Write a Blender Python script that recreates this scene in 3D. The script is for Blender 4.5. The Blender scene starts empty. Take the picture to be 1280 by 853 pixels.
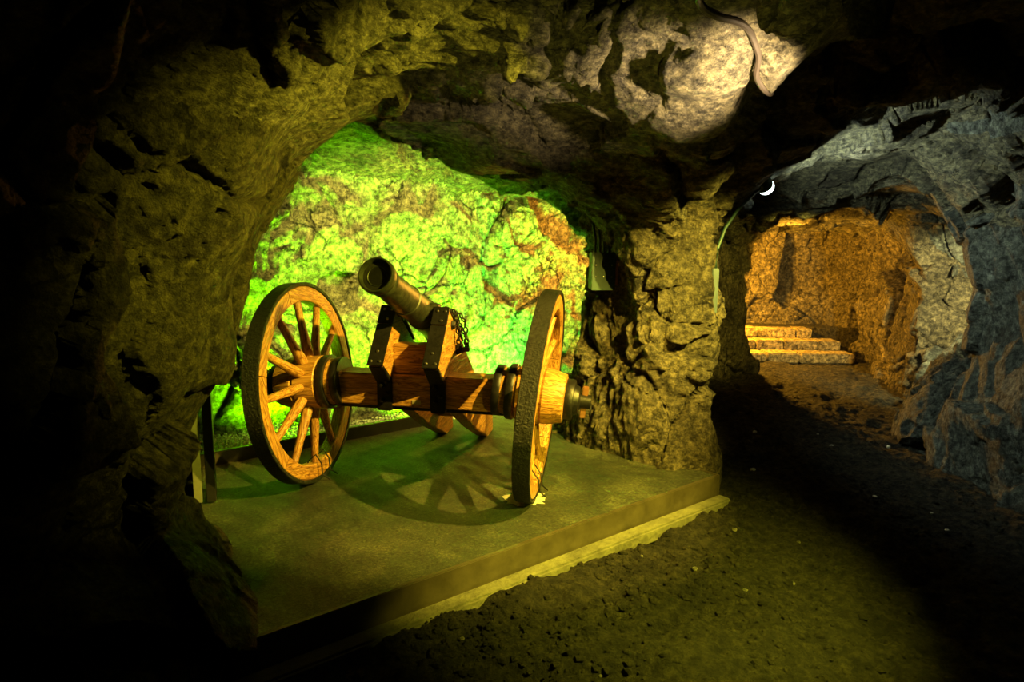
import bpy, bmesh, math, random
import numpy as np
from mathutils import Vector, Matrix
random.seed(7)
PI = math.pi
C = bpy.context.scene.collection
R = math.radians
def s2l(r, g, b): return tuple(((c/255)/12.92 if c/255 <= .04045 else ((c/255+.055)/1.055)**2.4) for c in (r, g, b))

# ------------------------------------------------------------------ camera, world, lights
cam = bpy.data.cameras.new('camera'); cam.sensor_width = 36; cam.lens = 36*853/1280; cam.clip_start = .05
co = bpy.data.objects.new('camera', cam); C.objects.link(co)
co.location = (0, 0, 1.75); co.rotation_euler = (Matrix.Rotation(R(90-8.8), 3, 'X') @ Matrix.Rotation(R(.8), 3, 'Z')).to_euler()
bpy.context.scene.camera = co
w = bpy.data.worlds.new('world'); bpy.context.scene.world = w; w.use_nodes = True
w.node_tree.nodes['Background'].inputs[0].default_value = (.010, .011, .006, 1)
w.node_tree.nodes['Background'].inputs[1].default_value = .1
vs = bpy.context.scene.view_settings
vs.view_transform = 'Standard'; vs.look = 'None'; vs.gamma = 1; vs.exposure = 0

def light(name, kind, loc, col, power, target=None, size=.1, spot=60, blend=.5, sizey=None):
    l = bpy.data.lights.new(name, kind); l.energy = power; l.color = col
    if kind == 'AREA':
        l.size = size
        if sizey: l.shape = 'RECTANGLE'; l.size_y = sizey
    else: l.shadow_soft_size = size
    if kind == 'SPOT': l.spot_size = R(spot); l.spot_blend = blend
    o = bpy.data.objects.new(name, l); C.objects.link(o); o.location = loc
    if target is not None: o.rotation_euler = (Vector(target)-Vector(loc)).to_track_quat('-Z', 'Y').to_euler()
    return o
# warm lamp above the frame, right of the gun, then added unseen spots
YEL = (1, .74, .10)
light('gun_spot', 'SPOT', (1.42, 2.78, 2.36), (1, .68, .07), 1250, (.05, 4.25, .50), .015, 66, .5)
light('left_wall_fill', 'SPOT', (1.05, 2.45, 2.46), (1, .84, .05), 820, (-1.0, 3.1, 1.86), .03, 54, 1.0)  # added spot that brightens the left rock
light('floor_fill', 'SPOT', (1.45, 1.8, 1.7), (1, .92, .05), 800, (.80, 3.2, 0), .02, 66, .9)  # added low spot, brightens the floor at a grazing angle
light('pillar_fill', 'SPOT', (1.85, 3.0, 2.35), (1, .76, .09), 1500, (1.15, 4.75, 1.25), .03, 44, .9)  # added narrow spot where the gun lamp misses the pillar
light('bulge_fill', 'SPOT', (1.22, 2.62, 2.15), (1, .71, .38), 420, (.88, 3.02, 2.42), .04, 60, .9)  # added light for the peach glow on the ceiling bulge
light('bounce_fill', 'SPOT', (.75, 1.7, .12), (1, .92, .14), 150, (.30, 2.95, 2.5), .05, 50, 1.0)  # added unseen light in place of floor bounce on the ceiling
# green floods on the ground behind the kerb
g1 = light('green_flood', 'AREA', (-1.72, 5.02, .12), (.22, 1, .0), 230, (-2.0, 5.9, 1.5), .12, sizey=.5)
g2 = light('green_flood', 'AREA', (-.75, 5.70, .12), (.22, 1, .0), 260, (-1.1, 6.8, 1.5), .12, sizey=.5)
g3 = light('green_flood', 'AREA', (.15, 6.15, .14), (.10, 1, .05), 150, (-.1, 7.2, 1.5), .12, sizey=.5)
for g in (g1, g2, g3): g.data.spread = R(125)
light('yellow_flood', 'SPOT', (-.60, 4.85, 2.0), (1, .85, .14), 420, (-1.1, 6.4, 1.35), .06, 120, .8)
light('orange_lamp', 'POINT', (.98, 6.75, 1.45), (1, .42, .04), 190, size=.06)
# lamp over the mouth of the passage
light('passage_lamp', 'SPOT', (1.88, 4.93, 2.06), (.84, 1, .80), 120, (3.4, 4.9, 1.9), .05, 150, .6)
# lamp behind the second pillar that lights the steps
light('step_lamp', 'POINT', (2.95, 9.95, 1.15), (1, .46, .03), 850, size=.06)
light('passage_wall_lamp', 'SPOT', (3.0, 7.9, 1.80), (1, .47, .04), 230, (5.0, 9.6, 1.35), .06, 110, .9)
light('passage_fill', 'SPOT', (2.9, 6.3, 1.95), (1, .80, .10), 190, (2.35, 8.2, 1.1), .05, 62, .9)  # added fill on the far pillar, no fixture here
light('recess_lamp', 'SPOT', (4.2, 6.0, 1.55), (1, .86, .36), 620, (4.8, 7.1, 1.0), .05, 95, .6)

# ------------------------------------------------------------------ numpy noise
def _h(ix, iy, iz, s):
    n = (ix.astype(np.int64)*374761393 + iy.astype(np.int64)*668265263 + iz.astype(np.int64)*2147483647 + s*974634777) & 0xffffffff
    n = ((n ^ (n >> 13))*1274126177) & 0xffffffff
    n = ((n ^ (n >> 16))*2246822519) & 0xffffffff
    return ((n ^ (n >> 15)) & 0xffffff).astype(np.float32)/16777216.0
def vnoise(p, s=0):
    i = np.floor(p); f = (p-i).astype(np.float32); i = i.astype(np.int64)
    u = f*f*f*(f*(f*6-15)+10)
    def L(a, b, t): return a+(b-a)*t
    r = []
    for dz in (0, 1):
        q = []
        for dy in (0, 1):
            a = _h(i[:, 0], i[:, 1]+dy, i[:, 2]+dz, s); b = _h(i[:, 0]+1, i[:, 1]+dy, i[:, 2]+dz, s)
            q.append(L(a, b, u[:, 0]))
        r.append(L(q[0], q[1], u[:, 1]))
    return L(r[0], r[1], u[:, 2])*2-1
def fbm(p, o=4, s=0, g=.5):
    a = 1; t = 0; out = np.zeros(len(p), np.float32)
    for k in range(o):
        out += a*vnoise(p+k*17.3, s+k); t += a; a *= g; p = p*2.03
    return out/t
def ridged(p, o=4, s=0):
    a = 1; t = 0; out = np.zeros(len(p), np.float32)
    for k in range(o):
        out += a*(1-2*np.abs(vnoise(p+k*9.1, s+k))); t += a; a *= .55; p = p*2.1
    return out/t
def facets(p, s=0, tilt=.9):
    """cell noise whose every cell is its own tilted plane: broken-stone facets.  returns height, edge distance"""
    i = np.floor(p).astype(np.int64); f = (p-i).astype(np.float32)
    d1 = np.full(len(p), 9, np.float32); d2 = d1.copy(); h = np.zeros(len(p), np.float32)
    for dx in (-1, 0, 1):
        for dy in (-1, 0, 1):
            for dz in (-1, 0, 1):
                cx, cy, cz = i[:, 0]+dx, i[:, 1]+dy, i[:, 2]+dz
                rx, ry, rz = _h(cx, cy, cz, s), _h(cx, cy, cz, s+1), _h(cx, cy, cz, s+2)
                vx, vy, vz = dx+rx-f[:, 0], dy+ry-f[:, 1], dz+rz-f[:, 2]
                d = vx*vx+vy*vy+vz*vz
                m = d < d1
                d2 = np.where(m, d1, np.minimum(d2, d))
                hh = (rx*7.3 % 1-.5) + tilt*(vx*(ry*5.1 % 1-.5)*2+vy*(rz*3.7 % 1-.5)*2+vz*(rx*9.9 % 1-.5)*2)
                h = np.where(m, hh, h); d1 = np.where(m, d, d1)
    return h, np.sqrt(d2)-np.sqrt(d1)

# ------------------------------------------------------------------ materials
def newmat(name):
    m = bpy.data.materials.new(name); m.use_nodes = True
    return m, m.node_tree.nodes, m.node_tree.links, m.node_tree.nodes['Principled BSDF']
def ramp(n, stops):
    r = n.new('ShaderNodeValToRGB'); e = r.color_ramp.elements
    while len(e) > 1: e.remove(e[-1])
    e[0].position = stops[0][0]; e[0].color = (*stops[0][1], 1)
    for p, c in stops[1:]:
        k = e.new(p); k.color = (*c, 1)
    return r
def noise_node(n, l, scale, detail=8, rough=.6, vec=None, dist=0):
    t = n.new('ShaderNodeTexNoise'); t.inputs['Scale'].default_value = scale; t.inputs['Detail'].default_value = detail
    t.inputs['Roughness'].default_value = rough; t.inputs['Distortion'].default_value = dist
    if vec is not None: l.new(vec, t.inputs['Vector'])
    return t
def mapping(n, l, scale, coord='Object'):
    tc = n.new('ShaderNodeTexCoord'); mp = n.new('ShaderNodeMapping'); mp.inputs['Scale'].default_value = scale
    l.new(tc.outputs[coord], mp.inputs['Vector']); return mp.outputs['Vector']
def mixc(n, l, a, b, f, mode='MIX'):
    m = n.new('ShaderNodeMix'); m.data_type = 'RGBA'; m.blend_type = mode
    for sock, v in ((m.inputs[6], a), (m.inputs[7], b), (m.inputs[0], f)):
        if isinstance(v, (int, float)): sock.default_value = v
        elif isinstance(v, tuple): sock.default_value = (*v, 1)
        else: l.new(v, sock)
    return m.outputs[2]
def math_n(n, l, op, a, b=0.0):
    m = n.new('ShaderNodeMath'); m.operation = op
    for s, v in ((m.inputs[0], a), (m.inputs[1], b)):
        if isinstance(v, (int, float)): s.default_value = v
        else: l.new(v, s)
    return m.outputs[0]

def rock_mat(name, dark, mid, lite, scale=(1, 1, 1), bump=1.0, rough=.8, spec=.25, cracks=.8, stain=.75):
    m, n, l, b = newmat(name)
    v = mapping(n, l, scale)
    a = noise_node(n, l, 1.9, 10, .6, v, .2)
    r1 = ramp(n, [(.30, dark), (.47, mid), (.60, mid), (.74, lite)]); l.new(a.outputs[0], r1.inputs[0])
    c2 = noise_node(n, l, 20, 12, .74, v, 0)
    r2 = ramp(n, [(.38, (.16, .16, .16)), (.49, (.75, .75, .75)), (.62, (1.8, 1.75, 1.6))]); l.new(c2.outputs[0], r2.inputs[0])
    col = mixc(n, l, r1.outputs[0], r2.outputs[0], 1.0, 'MULTIPLY')
    # mineral stains: rust and near-black manganese
    st = noise_node(n, l, 2.7, 8, .6, v, 1.2)
    r3 = ramp(n, [(.58, (0, 0, 0)), (.68, (1, 1, 1))]); l.new(st.outputs[0], r3.inputs[0])
    col = mixc(n, l, col, (.035, .028, .018), math_n(n, l, 'MULTIPLY', r3.outputs[0], stain))
    # thin cracks
    vo = n.new('ShaderNodeTexVoronoi'); vo.feature = 'DISTANCE_TO_EDGE'; vo.inputs['Scale'].default_value = 3.3
    wv = mixc(n, l, v, c2.outputs[1], .10); l.new(wv, vo.inputs['Vector'])
    r4 = ramp(n, [(0, (0, 0, 0)), (.025, (1, 1, 1))]); l.new(vo.outputs['Distance'], r4.inputs[0])
    gate = noise_node(n, l, 1.9, 3, .5, v)
    r5 = ramp(n, [(.45, (0, 0, 0)), (.6, (1, 1, 1))]); l.new(gate.outputs[0], r5.inputs[0])
    crack = math_n(n, l, 'MULTIPLY', math_n(n, l, 'SUBTRACT', 1.0, r4.outputs[0]), r5.outputs[0])
    col = mixc(n, l, col, (.01, .009, .006), math_n(n, l, 'MULTIPLY', crack, cracks))
    l.new(col, b.inputs['Base Color'])
    b.inputs['Roughness'].default_value = rough; b.inputs['Specular IOR Level'].default_value = spec
    f1 = noise_node(n, l, 8, 12, .66, v, 0); f2 = noise_node(n, l, 55, 6, .7, v)
    vo2 = n.new('ShaderNodeTexVoronoi'); vo2.inputs['Scale'].default_value = 16; l.new(wv, vo2.inputs['Vector'])
    hgt = math_n(n, l, 'ADD', math_n(n, l, 'MULTIPLY', f1.outputs[0], .15), math_n(n, l, 'MULTIPLY', f2.outputs[0], .026))
    hgt = math_n(n, l, 'ADD', hgt, math_n(n, l, 'MULTIPLY', vo2.outputs['Distance'], .04))
    hgt = math_n(n, l, 'SUBTRACT', hgt, math_n(n, l, 'MULTIPLY', crack, .03*cracks))
    bp = n.new('ShaderNodeBump'); bp.inputs['Strength'].default_value = bump; bp.inputs['Distance'].default_value = 1.0
    l.new(hgt, bp.inputs['Height']); l.new(bp.outputs[0], b.inputs['Normal'])
    return m
M = {}
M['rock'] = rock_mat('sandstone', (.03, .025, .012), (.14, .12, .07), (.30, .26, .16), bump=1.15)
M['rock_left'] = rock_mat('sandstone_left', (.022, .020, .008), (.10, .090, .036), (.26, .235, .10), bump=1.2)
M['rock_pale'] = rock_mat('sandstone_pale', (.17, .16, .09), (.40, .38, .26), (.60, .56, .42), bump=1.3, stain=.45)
M['rock_ceil'] = rock_mat('sandstone_ceiling', (.03, .027, .016), (.12, .11, .065), (.28, .25, .18), scale=(1, 1, 1.8))
M['rock_grey'] = rock_mat('sandstone_grey', (.015, .018, .015), (.09, .10, .085), (.28, .31, .27))
M['dirt'] = rock_mat('trodden_earth', (.020, .018, .011), (.070, .062, .036), (.16, .14, .08), bump=1.5, rough=.9, cracks=0.0)

def simple(name, col, rough=.5, metal=0, nscale=30, var=.4, bump=.002, spec=.5, coord='Object'):
    m, n, l, b = newmat(name)
    v = mapping(n, l, (1, 1, 1), coord)
    t = noise_node(n, l, nscale, 8, .65, v)
    r = ramp(n, [(.3, tuple(c*(1-var) for c in col)), (.7, tuple(min(1, c*(1+var)) for c in col))]); l.new(t.outputs[0], r.inputs[0])
    l.new(r.outputs[0], b.inputs['Base Color']); b.inputs['Roughness'].default_value = rough; b.inputs['Metallic'].default_value = metal
    b.inputs['Specular IOR Level'].default_value = spec
    bp = n.new('ShaderNodeBump'); bp.inputs['Distance'].default_value = 1; bp.inputs['Strength'].default_value = 1
    l.new(math_n(n, l, 'MULTIPLY', t.outputs[0], bump), bp.inputs['Height']); l.new(bp.outputs[0], b.inputs['Normal'])
    return m
def wood(name, axis, dark=(.13, .045, .008), mid=(.40, .185, .035), lite=(.58, .32, .08)):
    m, n, l, b = newmat(name)
    sc = [9, 9, 9]; sc[axis] = .9
    v = mapping(n, l, tuple(sc))
    a = noise_node(n, l, 2.2, 4, .5, v, 1.6)
    wv = n.new('ShaderNodeTexNoise'); wv.inputs['Scale'].default_value = 9; wv.inputs['Detail'].default_value = 6; l.new(v, wv.inputs['Vector'])
    # growth rings: fract of a distorted noise
    rings = math_n(n, l, 'FRACT', math_n(n, l, 'MULTIPLY', a.outputs[0], 9.0))
    r = ramp(n, [(0, dark), (.22, mid), (.7, lite), (1, mid)]); l.new(rings, r.inputs[0])
    r2 = ramp(n, [(.35, (.45, .42, .4)), (.62, (1.1, 1.1, 1.1))]); l.new(wv.outputs[0], r2.inputs[0])
    col = mixc(n, l, r.outputs[0], r2.outputs[0], .8, 'MULTIPLY')
    l.new(col, b.inputs['Base Color']); b.inputs['Roughness'].default_value = .42; b.inputs['Specular IOR Level'].default_value = .4
    bp = n.new('ShaderNodeBump'); bp.inputs['Distance'].default_value = 1; bp.inputs['Strength'].default_value = 1
    l.new(math_n(n, l, 'MULTIPLY', rings, .0012), bp.inputs['Height']); l.new(bp.outputs[0], b.inputs['Normal'])
    return m
for k, ax in (('x', 0), ('y', 1), ('z', 2)): M['wood_'+k] = wood('oiled_oak_'+k, ax)
M['wood_dark'] = wood('dark_oak', 0, (.05, .02, .006), (.12, .05, .015), (.2, .09, .03))
M['iron'] = simple('black_iron', (.012, .012, .012), .38, .3, 40, .5, .003)
M['tire'] = simple('tyre_iron', (.016, .017, .012), .42, .5, 60, .95, .02)
M['bolt'] = simple('steel_bolt', (.55, .55, .52), .3, 1, 40, .2, .001)
M['gun'] = simple('gun_metal', (.036, .042, .024), .42, .45, 26, .7, .004)
M['bore'] = simple('bore_metal', (.02, .02, .016), .6, .4, 30, .5, .004)
M['footing'] = simple('stained_concrete', (.09, .088, .04), .85, 0, 12, .5, .02)
M['concrete'] = simple('pale_concrete', (.42, .40, .28), .85, 0, 40, .4, .01)
M['green_box'] = simple('green_painted_steel', (.010, .034, .020), .4, .2, 12, .2, .001)
M['rust'] = simple('rusty_steel', (.20, .09, .03), .6, .3, 30, .4, .002)
M['grey_paint'] = simple('pale_grey_plastic', (.05, .075, .085), .45, 0, 15, .15, .001)
M['black_board'] = simple('black_painted_board', (.012, .013, .010), .5, 0, 15, .3, .001)
M['pale_batten'] = simple('pale_batten', (.20, .22, .12), .6, 0, 15, .2, .001)
M['board'] = simple('brown_stained_board', (.045, .038, .020), .38, 0, 9, .35, .002)
M['lit_rock_strip'] = simple('lit_rock_green', (.008, .035, .025), .6, 0, 15, .2, .001)  # teal of the lit rock edge put into the colour
M['cable'] = simple('cable_sheath', (.022, .018, .014), .35, 0, 15, .2, .001)
M['wire'] = simple('black_wire', (.01, .01, .01), .4, .2, 15, .2, .001)
M['gravel'] = simple('gravel', (.28, .30, .22), .75, 0, 60, .5, .004)
M['stone_step'] = rock_mat('step_stone', (.14, .11, .05), (.28, .22, .10), (.40, .32, .16), bump=.6)
M['tag'] = simple('brass_tag', (.55, .50, .30), .4, .4, 30, .2, .001)

def deck_mat():
    m, n, l, b = newmat('platform_deck')
    v = mapping(n, l, (1, 1, 1))
    a = noise_node(n, l, 3, 8, .65, v, .5); g = noise_node(n, l, 60, 6, .85, v)
    r = ramp(n, [(.3, (.010, .012, .006)), (.52, (.032, .036, .017)), (.74, (.085, .088, .042))]); l.new(a.outputs[0], r.inputs[0])
    r2 = ramp(n, [(.40, (.25, .25, .25)), (.52, (1.0, 1.0, 1.0)), (.66, (3.2, 3.2, 2.6))]); l.new(g.outputs[0], r2.inputs[0])
    col = mixc(n, l, r.outputs[0], r2.outputs[0], .8, 'MULTIPLY')
    l.new(col, b.inputs['Base Color']); b.inputs['Roughness'].default_value = .62; b.inputs['Specular IOR Level'].default_value = .4
    bp = n.new('ShaderNodeBump'); bp.inputs['Distance'].default_value = 1
    l.new(math_n(n, l, 'ADD', math_n(n, l, 'MULTIPLY', g.outputs[0], .012), math_n(n, l, 'MULTIPLY', a.outputs[0], .03)), bp.inputs['Height']); l.new(bp.outputs[0], b.inputs['Normal'])
    return m
M['deck'] = deck_mat()
def emit(name, col, st):
    m, n, l, b = newmat(name); b.inputs['Base Color'].default_value = (*col, 1)
    b.inputs['Emission Color'].default_value = (*col, 1); b.inputs['Emission Strength'].default_value = st; return m
M['lamp_glass'] = emit('lit_lamp_glass', (.80, 1, .95), 9)

# ------------------------------------------------------------------ object helpers
def obj(name, bm, mat, parent=None, smooth=False, loc=None, rot=None):
    me = bpy.data.meshes.new(name)
    bmesh.ops.recalc_face_normals(bm, faces=bm.faces)
    bm.to_mesh(me); bm.free()
    o = bpy.data.objects.new(name, me); C.objects.link(o); me.materials.append(mat)
    if smooth:
        me.shade_smooth()
        me.set_sharp_from_angle(angle=R(38))
    if parent: o.parent = parent
    if loc: o.location = loc
    if rot: o.rotation_euler = rot
    return o
def thing(name, label, cat, loc=(0, 0, 0), rotz=0, group=None):
    o = bpy.data.objects.new(name, None); C.objects.link(o); o.location = loc; o.rotation_euler = (0, 0, rotz)
    o.empty_display_size = .1
    return tag(o, label, cat, group)
def tag(o, label, cat, group=None):
    o['label'] = label; o['category'] = cat
    if group: o['group'] = group
    return o
def copy_part(o, parent, loc=None, rot=None):
    c = o.copy(); C.objects.link(c); c.parent = parent
    if loc is not None: c.location = loc
    if rot is not None: c.rotation_euler = rot
    return c
def box(bm, x0, x1, y0, y1, z0, z1, bev=0, mat=None):
    vs = [bm.verts.new(p) for p in [(x0, y0, z0), (x1, y0, z0), (x1, y1, z0), (x0, y1, z0), (x0, y0, z1), (x1, y0, z1), (x1, y1, z1), (x0, y1, z1)]]
    fs = [bm.faces.new([vs[i] for i in f]) for f in ((0, 3, 2, 1), (4, 5, 6, 7), (0, 1, 5, 4), (1, 2, 6, 5), (2, 3, 7, 6), (3, 0, 4, 7))]
    if bev:
        es = list({e for f in fs for e in f.edges})
        r = bmesh.ops.bevel(bm, geom=es, offset=bev, segments=2, affect='EDGES')
        vs = list({v for f in r['faces'] for v in f.verts} | {v for v in vs if v.is_valid})
    if mat is not None: bmesh.ops.transform(bm, matrix=mat, verts=vs)
    return vs
def prism(bm, pts, x0, x1, bev=0):
    """polygon of (y,z) pushed from x0 to x1"""
    a = [bm.verts.new((x0, y, z)) for y, z in pts]; b = [bm.verts.new((x1, y, z)) for y, z in pts]; n = len(pts)
    fs = [bm.faces.new(a), bm.faces.new(b[::-1])]
    for i in range(n): fs.append(bm.faces.new((a[i], b[i], b[(i+1) % n], a[(i+1) % n])))
    if bev:
        bmesh.ops.recalc_face_normals(bm, faces=fs)
        bmesh.ops.bevel(bm, geom=list({e for f in fs for e in f.edges}), offset=bev, segments=2, affect='EDGES')
def lathe(bm, prof, axis='x', seg=32, closed=False, mat=None):
    """prof: list of (t along axis, r)"""
    rings = []
    new = []
    for t, r in prof:
        ring = []
        for k in range(seg):
            a = 2*PI*k/seg; c, s = r*math.cos(a), r*math.sin(a)
            p = {'x': (t, c, s), 'y': (c, t, s), 'z': (c, s, t)}[axis]
            ring.append(bm.verts.new(p))
        rings.append(ring); new += ring
    for i in range(len(rings)-1 + (1 if closed else 0)):
        A, B = rings[i], rings[(i+1) % len(rings)]
        for k in range(seg): bm.faces.new((A[k], A[(k+1) % seg], B[(k+1) % seg], B[k]))
    if not closed:
        for r_ in (rings[0], rings[-1]):
            try: bm.faces.new(r_)
            except ValueError: pass
    if mat is not None: bmesh.ops.transform(bm, matrix=mat, verts=new)
def tube(bm, pts, r, seg=8):
    pts = [Vector(p) for p in pts]; rings = []
    up = Vector((0, 0, 1))
    for i, p in enumerate(pts):
        d = (pts[min(i+1, len(pts)-1)]-pts[max(i-1, 0)]).normalized()
        u = d.cross(up)
        if u.length < .1: u = d.cross(Vector((1, 0, 0)))
        u.normalize(); v = d.cross(u)
        rings.append([bm.verts.new(p+u*r*math.cos(2*PI*k/seg)+v*r*math.sin(2*PI*k/seg)) for k in range(seg)])
    for A, B in zip(rings, rings[1:]):
        for k in range(seg): bm.faces.new((A[k], A[(k+1) % seg], B[(k+1) % seg], B[k]))
    bm.faces.new(rings[0]); bm.faces.new(rings[-1][::-1])

# ------------------------------------------------------------------ the cave: one distance field, cut into walls and ceiling
def poly_sd(X, Y, P):
    P = np.array(P, np.float32); d = np.full(X.shape, 1e9, np.float32); inside = np.zeros(X.shape, bool)
    n = len(P)
    for i in range(n):
        ax, ay = P[i]; bx, by = P[(i+1) % n]
        ex, ey = bx-ax, by-ay; wx, wy = X-ax, Y-ay
        t = np.clip((wx*ex+wy*ey)/(ex*ex+ey*ey), 0, 1)
        d = np.minimum(d, (wx-ex*t)**2+(wy-ey*t)**2)
        c = ((ay > Y) != (by > Y)) & (X < (bx-ax)*(Y-ay)/((by-ay) if by != ay else 1e-9)+ax)
        inside ^= c
    d = np.sqrt(d); return np.where(inside, -d, d)
def smin(a, b, k):
    h = np.clip(.5+.5*(b-a)/k, 0, 1); return b+(a-b)*h-k*h*(1-h)
H = .036
gx = np.arange(-4.2, 6.3, H, dtype=np.float32); gy = np.arange(-1.9, 12.0, H, dtype=np.float32); gz = np.arange(-.22, 3.15, H, dtype=np.float32)
X2, Y2 = np.meshgrid(gx, gy, indexing='ij')
# rock masses: plan polygon, list of (height, how far the face stands out)
MASS = {
 'left': ([(-1.50, 3.10), (-1.48, 2.75), (-1.72, 2.25), (-2.15, 1.65), (-2.45, .6), (-2.5, -2.5), (-5, -2.5), (-5, 4.8), (-3.0, 4.7), (-2.5, 4.2), (-1.75, 3.55)],
          [(-.3, .02), (.6, .0), (.93, .16), (1.1, .23), (1.4, .26), (1.7, .33), (1.95, .44), (2.15, .54), (2.4, .80), (3, 1.4)]),
 'foot': ([(-1.12, 2.0), (-1.12, 2.45), (-1.45, 3.15), (-1.72, 3.60), (-2.1, 4.1), (-3, 4.4), (-3, 1.2), (-1.6, 1.6)],
          [(-.3, .06), (.1, .02), (.3, -.10), (.5, -.40), (.8, -1.0)]),
 'back': ([(-4.5, 3.35), (-2.42, 4.99), (-1.02, 6.10), (-.1, 6.78), (.55, 7.25), (1.0, 7.5), (1.8, 7.2), (1.9, 13), (-5, 13), (-5, 3.2)],
          [(-.3, .0), (.6, .05), (1.2, .0), (1.9, .02), (2.2, .08), (2.4, .3), (2.7, .8)]),
 'pillar': ([(1.33, 4.76), (1.00, 4.76), (.78, 5.0), (.53, 5.32), (.62, 5.8), (.88, 6.2), (1.35, 6.6), (1.6, 7.2), (1.4, 7.6), (1.6, 9.0), (2.2, 9.0), (2.75, 8.95), (3.02, 8.72), (2.50, 8.40), (2.0, 8.1), (1.60, 7.0), (1.45, 6.0), (1.38, 5.1)],
            [(-.3, .12), (.2, .10), (.6, .07), (1.0, .03), (1.3, .0), (1.7, .05), (1.95, .20), (2.2, .45), (2.5, .8)]),
 'far': ([(1.5, 10.95), (5.0, 10.95), (5.3, 10.5), (5.05, 9.6), (4.92, 9.0), (4.75, 8.3), (4.42, 7.5), (4.8, 7.0), (5.15, 6.6), (5.3, 5.9), (5.1, 5.45), (7, 5.3), (7, 13), (1, 13)],
         [(-.3, .08), (.3, .03), (1.2, .0), (1.6, .05), (1.9, .2), (2.2, .5)]),
 'right': ([(3.42, 5.00), (3.36, 4.3), (3.50, 3.2), (3.3, 1.5), (3.1, -2.5), (7, -2.5), (7, 5.6), (3.9, 5.55), (3.55, 5.35)],
           [(-.3, .12), (.3, .04), (.8, -.02), (1.4, -.04), (1.8, .05), (2.1, .25), (2.4, .6)]),
 'bench': ([(3.48, 5.2), (3.52, 5.75), (3.95, 6.4), (4.55, 7.3), (6, 7.3), (6, 5.2)],
           [(-.3, .10), (0, .05), (.3, .0), (.6, -.12), (.78, -.30), (.9, -.7), (1.1, -1.5)]),
 'rear': ([(-5, -1.6), (7, -1.6), (7, -4), (-5, -4)], [(-.3, 0), (3, .3)]),
 'niche': ([(2.0, 9.6), (2.0, 13), (1, 13), (1, 8.8), (2.0, 8.8)], [(-.3, 0), (3, 0)]),
}
# ceiling heights at points in plan
CE = [(-3, 0, 2.7), (-1, 0, 2.75), (1, 0, 2.75), (3, 0, 2.6), (-2, 1.5, 2.72), (-.5, 1.8, 2.80), (.6, 1.8, 2.80), (1.9, 2, 2.75), (3, 2, 2.6),
      (-1.0, 2.55, 2.38), (-.55, 2.82, 2.38), (-.15, 3.1, 2.44), (.24, 3.42, 2.42), (.6, 3.68, 2.34), (.92, 3.95, 2.22), (1.05, 4.35, 2.05), (1.5, 4.3, 2.45),
      (-.95, 2.1, 2.62), (-.35, 2.25, 2.70), (.15, 2.7, 2.68), (.55, 2.95, 2.50), (.78, 3.1, 2.36), (.92, 3.45, 2.26), (.9, 2.6, 2.55), (.75, 2.2, 2.75),
      (1.3, 2.6, 2.74), (1.36, 3.3, 2.70), (1.5, 3.9, 2.60), (2.3, 3.2, 2.66), (2.4, 4.2, 2.58), (3.1, 3.5, 2.5), (1.75, 4.65, 2.34), (2.4, 4.85, 2.40), (3.0, 4.8, 2.36),
      (-1.6, 3.9, 2.38), (-1.2, 4.6, 2.42), (-.6, 4.2, 2.34), (0, 4.6, 2.20), (.6, 4.7, 2.06), (-1.9, 5.2, 2.46), (-1.0, 5.8, 2.38), (-.2, 6.3, 2.20), (.4, 6.7, 2.12), (.3, 5.5, 2.10),
      (1.9, 5.45, 2.26), (2.5, 5.5, 2.36), (3.1, 5.5, 2.34), (3.6, 5.9, 2.15), (2.3, 6.2, 2.14), (3.2, 6.3, 2.16), (4.2, 6.2, 2.05), (3.0, 7.3, 2.10), (3.9, 7.4, 2.06), (3.3, 8.6, 1.98), (4.3, 9, 1.96), (3.5, 10, 1.92), (4.6, 10.2, 1.92), (4, 11.2, 1.86), (5, 6.3, 1.9)]
num = np.zeros_like(X2); den = np.zeros_like(X2)
for cx, cy, cz in CE:
    wgt = 1/(((X2-cx)**2+(Y2-cy)**2)+.012)**2.2
    num += wgt*cz; den += wgt
CEIL = num/den
vol = (CEIL[:, :, None]-gz[None, None, :])*.9
for name, (P, prof) in MASS.items():
    sd = poly_sd(X2, Y2, P)
    off = np.interp(gz, [a for a, _ in prof], [b for _, b in prof]).astype(np.float32)
    vol = smin(vol, sd[:, :, None]-off[None, None, :], .16)
# low-frequency lumps straight in the field
def coarse_noise(scale, seed, step=4):
    cx, cy, cz = gx[::step], gy[::step], gz[::step]
    cx = np.append(cx, cx[-1]+H*step); cy = np.append(cy, cy[-1]+H*step); cz = np.append(cz, cz[-1]+H*step)
    A = np.stack(np.meshgrid(cx, cy, cz, indexing='ij'), -1).reshape(-1, 3)*scale
    N = (fbm(A, 2, seed)).reshape(len(cx), len(cy), len(cz))
    for ax, n in enumerate((len(gx), len(gy), len(gz))):
        i = np.arange(n)//step; f = ((np.arange(n) % step)/step).astype(np.float32)
        sh = [1, 1, 1]; sh[ax] = n; f = f.reshape(sh)
        N = np.take(N, i, ax)*(1-f)+np.take(N, i+1, ax)*f
    return N
vol = vol + .13*coarse_noise(1.5, 11)
vol[0] = vol[-1] = vol[:, 0] = vol[:, -1] = -1

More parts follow.
